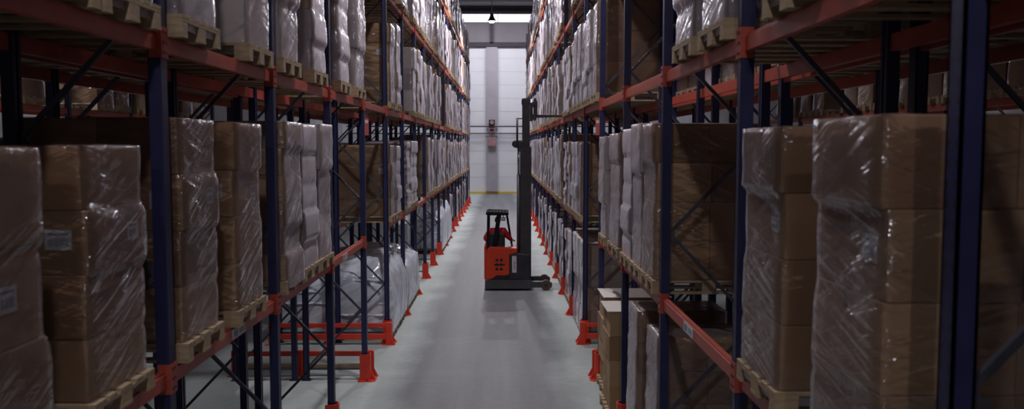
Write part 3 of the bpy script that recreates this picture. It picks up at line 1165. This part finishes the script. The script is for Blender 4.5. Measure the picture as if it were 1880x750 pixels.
# counterweight body with stepped front edge
mb = MB()
body = [(-0.44, 0.29), (-0.28, 0.34), (-0.18, 0.42), (0.08, 0.42), (0.18, 0.46), (0.18, 1.00), (0.40, 1.06), (0.40, 1.18), (-0.30, 1.22), (-0.42, 1.18), (-0.45, 1.05)]
mb.prism(body, 'y', yn, yn + 0.34, M['truckred'], 0.02)
bo = mb.build('counterweight_body', tr)
mb = MB()
for i in range(3):
    for j in range(2):
        mb.box((-0.165 + j * 0.12, yn - 0.004, 0.60 + i * 0.125), (0.078, 0.02, 0.072), M['black'], bevel=0.006)
mb.box((-0.09, yn - 0.004, 0.725), (0.30, 0.016, 0.035), M['black'])
mb.build('vent_grille', bo)
mb = MB()
mb.prism([(-0.52, 0.30), (-0.42, 0.30), (-0.42, 1.1), (-0.48, 1.28), (-0.52, 1.2)], 'y', yn + 0.1, yf - 0.1, M['truckred'], 0.015)
mb.build('rear_panel', tr)
mb = MB()
mb.prism([(-0.40, 0.28), (-0.30, 0.46), (0.14, 0.48), (0.14, 1.02), (0.40, 1.05), (0.46, 0.95), (0.50, 0.30)], 'y', yn + 0.02, yn + 0.30, M['black'], 0.015)
mb.build('battery_cover', tr)
mb = MB()
mb.prism([(0.18, 0.30), (0.74, 0.30), (0.74, 1.00), (0.42, 1.02), (0.18, 1.00)], 'y', yn - 0.012, yf, M['dark'], 0.015)
cab = mb.build('front_cabinet', tr)
mb = MB()
mb.box((0.315, yn - 0.020, 0.735), (0.125, 0.006, 0.46), M['paper'])
for i in range(5):
    mb.box((0.315 + 0.012 * (i % 2), yn - 0.025, 0.63 + i * 0.043), (0.035, 0.003, 0.026), M['redprint'])
o = mb.build('name_plate', cab); o['label'] = 'white upright plate with red lettering'
# rear far-side body so the cabin is closed from behind
mb = MB(); mb.box((-0.1, yf - 0.1, 0.6), (0.78, 0.18, 0.62), M['truckred'], bevel=0.03); mb.build('far_body', tr)
mb = MB(); mb.box((-0.05, 0.05, 0.38), (0.75, 0.7, 0.16), M['black'], bevel=0.01); mb.build('cabin_floor', tr)
# seat: seat back towards the camera
mb = MB()
mb.box((-0.16, 0.02, 0.96), (0.50, 0.46, 0.12), M['black'], bevel=0.035)
mb.build('seat_cushion', tr)
mb = MB()
mb.box((-0.16, -0.225, 1.26), (0.44, 0.09, 0.62), M['black'], (-0.10, 0, 0), 0.04)
mb.build('seat_back', tr)
mb = MB(); mb.box((-0.16, 0.02, 0.68), (0.36, 0.36, 0.46), M['dark'], bevel=0.02); mb.build('seat_base', tr)
# overhead guard
mb = MB()
mb.prism([(-0.47, 2.11), (-0.40, 2.09), (0.12, 2.09), (0.17, 2.12), (0.15, 2.17), (-0.42, 2.19), (-0.47, 2.16)], 'y', yn + 0.03, yn + 0.12, M['matte'], 0.015)
mb.prism([(-0.47, 2.11), (-0.40, 2.09), (0.12, 2.09), (0.17, 2.12), (0.15, 2.17), (-0.42, 2.19), (-0.47, 2.16)], 'y', yf - 0.12, yf - 0.03, M['matte'], 0.015)
for x in (-0.43, -0.34, -0.25, -0.16, -0.07, 0.02, 0.11):
    mb.box((x, 0, 2.145), (0.075, yf - yn - 0.1, 0.05), M['matte'], bevel=0.008)
mb.build('overhead_guard', tr)
for a, b_, w in (((-0.42, yn + 0.08, 1.16), (-0.40, yn + 0.08, 2.12), 0.07), ((-0.24, yn + 0.14, 1.18), (-0.10, yn + 0.10, 2.12), 0.12), ((-0.42, yf - 0.08, 0.85), (-0.40, yf - 0.08, 2.12), 0.07), ((0.30, yf - 0.08, 0.9), (0.10, yf - 0.08, 2.12), 0.06)):
    mb = MB(); mb.bar(a, b_, w, 0.07, M['matte']); mb.build('guard_post', tr)
mb = MB(); mb.box((0.01, yn + 0.16, 1.98), (0.12, 0.02, 0.11), M['black'], bevel=0.008); mr = mb.build('rear_mirror', tr)
mb = MB(); mb.box((0.01, yn + 0.147, 1.98), (0.10, 0.006, 0.09), M['mirror']); mb.build('mirror_glass', mr)
mb = MB(); mb.rod((0.01, yn + 0.16, 2.03), (0.01, yn + 0.14, 2.12), 0.012, M['black'], 8); mb.build('mirror_arm', mr)
# console with wheel and levers
mb = MB(); mb.prism([(0.10, 0.45), (0.40, 0.45), (0.40, 1.16), (0.16, 1.10)], 'y', -0.18, 0.42, M['black'], 0.02); cs = mb.build('console', tr)
mb = MB()
for i in range(3):
    mb.rod((0.24, -0.10 + i * 0.1, 1.12), (0.26, -0.10 + i * 0.1, 1.24), 0.012, M['dark'], 8, 0.016)
mb.build('control_lever', cs)
mb = MB()
mb.rod((-0.38, 0.40, 0.62), (-0.36, 0.36, 1.02), 0.03, M['dark'], 10)
v = mb.rod((-0.37, 0.355, 1.02), (-0.365, 0.345, 1.05), 0.14, M['black'], 20)
mb.build('steering_wheel', tr)
# load legs with wheels
for y in (yn + 0.07, yf - 0.07):
    mb = MB()
    mb.prism([(0.70, 0.08), (1.36, 0.08), (1.37, 0.20), (1.28, 0.25), (0.70, 0.25)], 'y', y - 0.08, y + 0.08, M['truckgrey'], 0.015)
    lg = mb.build('load_leg', tr)
    mb = MB()
    mb.rod((1.20, y - 0.10, 0.142), (1.20, y + 0.10, 0.142), 0.142, M['wheel'], 24)
    w = mb.build('load_wheel', lg)
    mb = MB(); mb.rod((1.20, y - 0.108, 0.142), (1.20, y + 0.108, 0.142), 0.05, M['dark'], 14); mb.build('hub', lg)
mb = MB(); mb.rod((-0.24, -0.1, 0.165), (-0.24, 0.1, 0.165), 0.165, M['wheel'], 24); mb.build('drive_wheel', tr)
# mast
OT, IT = 3.98, 5.32
for y in (-0.36, 0.36):
    mb = MB()
    s = 1 if y < 0 else -1
    mb.box((0.64, y, (OT + 0.12) / 2), (0.30, 0.022, OT - 0.12), M['mast'])
    for x in (0.50, 0.78):
        mb.box((x, y + s * 0.03, (OT + 0.12) / 2), (0.022, 0.08, OT - 0.12), M['mast'])
    mb.build('outer_mast_rail', tr)
    mb = MB()
    mb.box((0.65, y + s * 0.075, (IT + 0.8) / 2), (0.20, 0.022, IT - 0.8), M['mast'])
    for x in (0.56, 0.74):
        mb.box((x, y + s * 0.09, (IT + 0.8) / 2), (0.02, 0.05, IT - 0.8), M['mast'])
    mb.build('inner_mast_rail', tr)
for z, x0, x1 in ((0.35, 0.5, 0.78), (1.6, 0.5, 0.54), (2.8, 0.5, 0.54), (3.9, 0.48, 0.56)):
    mb = MB(); mb.box(((x0 + x1) / 2, 0, z), (x1 - x0, 0.72, 0.12), M['mast'], bevel=0.01); mb.build('mast_crossbar', tr)
mb = MB(); mb.box((0.65, 0, 5.24), (0.24, 0.60, 0.14), M['mast'], bevel=0.015); mb.build('inner_mast_crossbar', tr)
mb = MB()
mb.box((0.50, 0, 4.06), (0.36, 0.56, 0.22), M['mast'], bevel=0.05)
for y in (-0.15, 0.15):
    mb.rod((0.36, y - 0.03, 4.06), (0.36, y + 0.03, 4.06), 0.10, M['black'], 18)
mb.build('pulley_block', tr)
for y in (-0.2, 0.2):
    mb = MB(); mb.rod((0.44, y, 0.3), (0.44, y, 3.2), 0.045, M['mast'], 14); cy = mb.build('lift_cylinder', tr)
    mb = MB(); mb.rod((0.44, y, 3.2), (0.44, y, 4.0), 0.028, M['chrome'], 14); mb.build('piston_rod', cy)
mb = MB()
mb.rod((0.40, -0.30, 4.0), (0.40, -0.30, 4.78), 0.03, M['mast'], 10)
mb.bar((0.38, -0.30, 4.76), (0.60, -0.30, 4.76), 0.03, 0.05, M['mast'])
mb.build('hose_guide', tr)
mb = MB()
mb.box((0.86, 0, 4.82), (0.10, 0.72, 0.14), M['mast'], bevel=0.01)
mb.box((0.86, 0, 5.16), (0.10, 0.72, 0.12), M['mast'], bevel=0.01)
for y in (-0.33, -0.11, 0.11, 0.33):
    mb.box((0.90, y, 5.02), (0.05, 0.05, 0.60), M['mast'])
mb.box((0.80, 0.0, 4.95), (0.06, 0.5, 0.5), M['mast'])
ca = mb.build('fork_carriage', tr)
for y in (-0.26, 0.26):
    mb = MB()
    mb.prism([(0.92, 4.80), (2.02, 4.83), (2.02, 4.85), (0.96, 4.865), (0.96, 5.25), (0.92, 5.25)], 'y', y - 0.05, y + 0.05, M['mast'], 0.004)
    mb.build('fork', ca)


# ------------------------------------------------------------------ the driver, back to the camera, arms out to the controls
def skin_body(name, verts, edges, radii, mat, sub=2, parent=None, root=0):
    me = bpy.data.meshes.new(name)
    me.from_pydata([Vector(v) for v in verts], edges, [])
    o = bpy.data.objects.new(name, me)
    COL.objects.link(o)
    o.modifiers.new('skin', 'SKIN').use_smooth_shade = True
    sv = me.skin_vertices[0].data
    for i, r in enumerate(radii):
        sv[i].radius = r if isinstance(r, tuple) else (r, r)
        sv[i].use_root = (i == root)
    s = o.modifiers.new('sub', 'SUBSURF')
    s.levels = s.render_levels = sub
    me.materials.append(mat)
    if parent:
        o.parent = parent
    return o


dv = empty('person', (-0.16, TY + 0.02, 0.13))
tag(dv, 'driver in a red jacket sitting in the reach truck, back turned', 'person')
# local: x across the shoulders (positive towards the mast), y away from the camera
bv = [(0, 0, 0.93), (0, -0.03, 1.10), (0, -0.03, 1.28), (0, 0.0, 1.46), (0, 0.01, 1.56), (0, 0.03, 1.63),          # 0-5 spine, neck
      (-0.20, 0.0, 1.47), (-0.34, 0.06, 1.25), (-0.22, 0.30, 1.12),                                                # 6-8 left arm
      (0.19, 0.0, 1.48), (0.33, 0.06, 1.28), (0.42, 0.20, 1.20),                                                  # 9-11 right arm
      (-0.10, 0.05, 0.95), (-0.13, 0.38, 0.98), (-0.13, 0.42, 0.58), (-0.13, 0.53, 0.50),                           # 12-15 left leg
      (0.10, 0.05, 0.95), (0.12, 0.38, 0.98), (0.12, 0.42, 0.58), (0.12, 0.53, 0.50)]
be = [(0, 1), (1, 2), (2, 3), (3, 4), (4, 5), (3, 6), (6, 7), (7, 8), (3, 9), (9, 10), (10, 11), (0, 12), (12, 13), (13, 14), (14, 15), (0, 16), (16, 17), (17, 18), (18, 19)]
br = [(0.16, 0.12), (0.15, 0.11), (0.17, 0.12), (0.16, 0.11), 0.06, 0.052, 0.105, 0.082, 0.046, 0.105, 0.082, 0.046,
      0.095, 0.075, 0.052, 0.04, 0.095, 0.075, 0.052, 0.04]
body_o = skin_body('body', bv, be, br, M['jacket'], 2, dv)
body_o.data.materials.append(M['skin'])
body_o.data.materials.append(M['trousers'])
# trousers as clothing over the legs
skin_body('trousers', [bv[0], bv[12], bv[13], bv[14], bv[16], bv[17], bv[18]], [(0, 1), (1, 2), (2, 3), (0, 4), (4, 5), (5, 6)],
          [(0.172, 0.135), 0.108, 0.088, 0.066, 0.108, 0.088, 0.066], M['trousers'], 2, dv)
for s in (-1, 1):
    mb = MB(); mb.box((s * 0.125, 0.49, 0.51), (0.10, 0.27, 0.10), M['black'], bevel=0.035); mb.build('shoe', dv)


def head_mesh():
    bm = bmesh.new()
    bmesh.ops.create_uvsphere(bm, u_segments=28, v_segments=20, radius=1.0)
    for v in bm.verts:
        p = v.co
        x, y, z = p.x * 0.076, p.y * 0.098, p.z * 0.122
        if z < -0.02:                       # jaw narrows and the chin comes forward
            t = min(1, (-z - 0.02) / 0.10)
            x *= 1 - 0.28 * t
            y = y * (1 - 0.18 * t) + 0.018 * t
        if p.y > 0.6:                       # flatter face
            y = min(y, 0.090)
            nz = math.exp(-((p.x / 0.20) ** 2) - ((p.z + 0.10) / 0.20) ** 2)
            y += 0.028 * nz                 # nose
            y -= 0.012 * (math.exp(-(((abs(p.x) - 0.38) / 0.16) ** 2) - ((p.z - 0.08) / 0.13) ** 2))   # eye sockets
            y += 0.005 * math.exp(-((p.x / 0.3) ** 2) - ((p.z + 0.46) / 0.07) ** 2)    # lips
        v.co = (x, y, z)
    for f in bm.faces:
        f.smooth = True
    me = bpy.data.meshes.new('head')
    bm.to_mesh(me); bm.free()
    me.materials.append(M['skin'])
    return me


hd = child('head', head_mesh(), dv, (0.02, 0.06, 1.765), -0.45)
for s in (-1, 1):
    mb = MB()
    q = bmesh.ops.create_uvsphere(mb.bm, u_segments=12, v_segments=8, radius=1.0)
    bmesh.ops.scale(mb.bm, vec=(0.011, 0.024, 0.034), verts=q['verts'])
    bmesh.ops.translate(mb.bm, vec=(s * 0.077, -0.008, 0.0), verts=q['verts'])
    mb.mi(M['skin'])
    mb.build('ear', hd)
    mb = MB()
    q = bmesh.ops.create_uvsphere(mb.bm, u_segments=12, v_segments=8, radius=0.0115)
    bmesh.ops.translate(mb.bm, vec=(s * 0.029, 0.078, 0.012), verts=q['verts'])
    mb.mi(M['hair'])
    mb.build('eye', hd)
mb = MB(); mb.box((0, 0.089, -0.056), (0.042, 0.012, 0.006), M['redprint']); mb.build('mouth', hd)


def hair_mesh():
    bm = bmesh.new()
    bmesh.ops.create_uvsphere(bm, u_segments=28, v_segments=20, radius=1.0)
    kill = [v for v in bm.verts if v.co.z < -0.35 or (v.co.y > 0.30 and v.co.z < 0.52) or (abs(v.co.x) > 0.86 and v.co.z < 0.0)]
    bmesh.ops.delete(bm, geom=kill, context='VERTS')
    for v in bm.verts:
        p = v.co
        n = 1 + 0.04 * noise.noise(p * 6)
        v.co = (p.x * 0.085 * n, p.y * 0.108 * n - 0.002, p.z * 0.132 * n + 0.002)
    bmesh.ops.solidify(bm, geom=bm.faces[:], thickness=0.010)
    for f in bm.faces:
        f.smooth = True
    me = bpy.data.meshes.new('hair')
    bm.to_mesh(me); bm.free()
    me.materials.append(M['hair'])
    return me


child('hair', hair_mesh(), hd)


def hand(wr, fwd, side, parent):
    """palm and five bent fingers closing downwards; fwd: pointing direction, side: towards the thumb"""
    wr, f, t = Vector(wr), Vector(fwd).normalized(), Vector(side).normalized()
    dn = f.cross(t)
    if dn.z > 0:
        dn = -dn
    vs, es, rs = [wr, wr + f * 0.035, wr + f * 0.075], [(0, 1), (1, 2)], [0.026, (0.036, 0.018), (0.038, 0.016)]
    for i, (o_, L) in enumerate(((0.03, 0.075), (0.010, 0.085), (-0.011, 0.078), (-0.031, 0.062))):
        p0 = wr + f * 0.082 + t * o_
        p1 = p0 + f * L * 0.45 + dn * 0.006
        p2 = p1 + f * L * 0.22 + dn * L * 0.28
        p3 = p2 - f * L * 0.02 + dn * L * 0.25
        k = len(vs)
        vs += [p0, p1, p2, p3]
        es += [(2, k), (k, k + 1), (k + 1, k + 2), (k + 2, k + 3)]
        rs += [0.0105, 0.0095, 0.0085, 0.0075]
    k = len(vs)
    p0 = wr + f * 0.03 + t * 0.036
    vs += [p0, p0 + f * 0.028 + t * 0.018 + dn * 0.012, p0 + f * 0.05 + t * 0.012 + dn * 0.032]
    es += [(1, k), (k, k + 1), (k + 1, k + 2)]
    rs += [0.014, 0.011, 0.009]
    return skin_body('hand', vs, es, rs, M['skin'], 2, parent)


hand((-0.215, 0.315, 1.115), (0.15, 0.9, -0.25), (1, 0, 0), dv)
hand((0.43, 0.215, 1.197), (0.35, 0.85, -0.15), (-1, 0.2, 0), dv)


# ------------------------------------------------------------------ lamps
def pendant(x, y, z, power, label, group, lit=True):
    e = empty('pendant_lamp', (x, y, z))
    tag(e, label, 'lamp', group)
    mb = MB()
    prof = [(0.06, 0.46), (0.09, 0.40), (0.10, 0.30), (0.15, 0.18), (0.22, 0.06), (0.245, 0.0)]
    seg = 24
    rings = [[mb.bm.verts.new((r * math.cos(2 * PI * i / seg), r * math.sin(2 * PI * i / seg), h)) for i in range(seg)] for r, h in prof]
    mi = mb.mi(M['dark'])
    for a, b_ in zip(rings[:-1], rings[1:]):
        for i in range(seg):
            f = mb.bm.faces.new((a[i], a[(i + 1) % seg], b_[(i + 1) % seg], b_[i])); f.smooth = True; f.material_index = mi
    mb.bm.faces.new(rings[0])
    mb.build('lamp_shade', e)
    mb = MB(); mb.rod((0, 0, -0.075), (0, 0, 0.04), 0.12, M['lens'], 24, 0.215); mb.build('lens', e)
    mb = MB(); mb.rod((0, 0, 0.46), (0, 0, CEIL_Z - z), 0.02, M['dark'], 8); mb.build('hanging_rod', e)
    ld = bpy.data.lights.new('lamp_light', 'AREA')
    ld.shape = 'DISK'; ld.size = 0.40
    ld.energy = power
    ld.color = (1.0, 0.955, 0.985)
    ld.spread = math.radians(165)
    lo = bpy.data.objects.new('lamp_light', ld)
    COL.objects.link(lo)
    lo.parent = e
    lo.location = (0, 0, -0.09)


LX = -0.6
POW = (-11, 330), (0.3, 170), (12.0, 300), (23.6, 360), (35.3, 520), (47, 900)
for i, (y, pw) in enumerate(POW):
    pendant(LX, y, 10.85, pw, 'dark bell-shaped lamp glowing in front of the bright daylight strip' if y == 47 else 'dark bell-shaped lamp above the aisle, %s along' % ORD[i + 1], None)
for sd, x in (('beyond the racks behind the sacks', -11.2), ('beyond the racks behind the forks', 10.8)):  # unseen lamps added so the outermost racks are lit from behind
    for i, y in enumerate((14, 28)):
        pendant(x, y, 8.6, 260, 'unseen lamp added %s, %s along' % (sd, ORD[i + 1]), None)

# ------------------------------------------------------------------ world, camera
w = bpy.data.worlds.new('world')
bpy.context.scene.world = w
w.use_nodes = True
bg = w.node_tree.nodes['Background']
bg.inputs[0].default_value = (0.70, 0.58, 0.72, 1)
bg.inputs[1].default_value = 0.05

cam = bpy.data.cameras.new('camera')
co = bpy.data.objects.new('camera', cam)
COL.objects.link(co)
co.location = (0, 0, CAM_H)
co.rotation_euler = (PI / 2 - 0.0691, 0, -0.0109)
cam.sensor_width = 36
cam.lens = 1546 / 1880 * 36
cam.clip_end = 300
cam.dof.use_dof = True
cam.dof.focus_distance = 23.0
cam.dof.aperture_fstop = 2.2
sc = bpy.context.scene
sc.camera = co
sc.view_settings.view_transform = 'Standard'
sc.view_settings.look = 'None'
sc.view_settings.gamma = 1
sc.view_settings.use_curve_mapping = False
sc.view_settings.exposure = -0.1
sc.cycles.max_bounces = 8
sc.cycles.diffuse_bounces = 3
sc.cycles.glossy_bounces = 3
sc.cycles.transparent_max_bounces = 16
sc.cycles.use_denoising = True
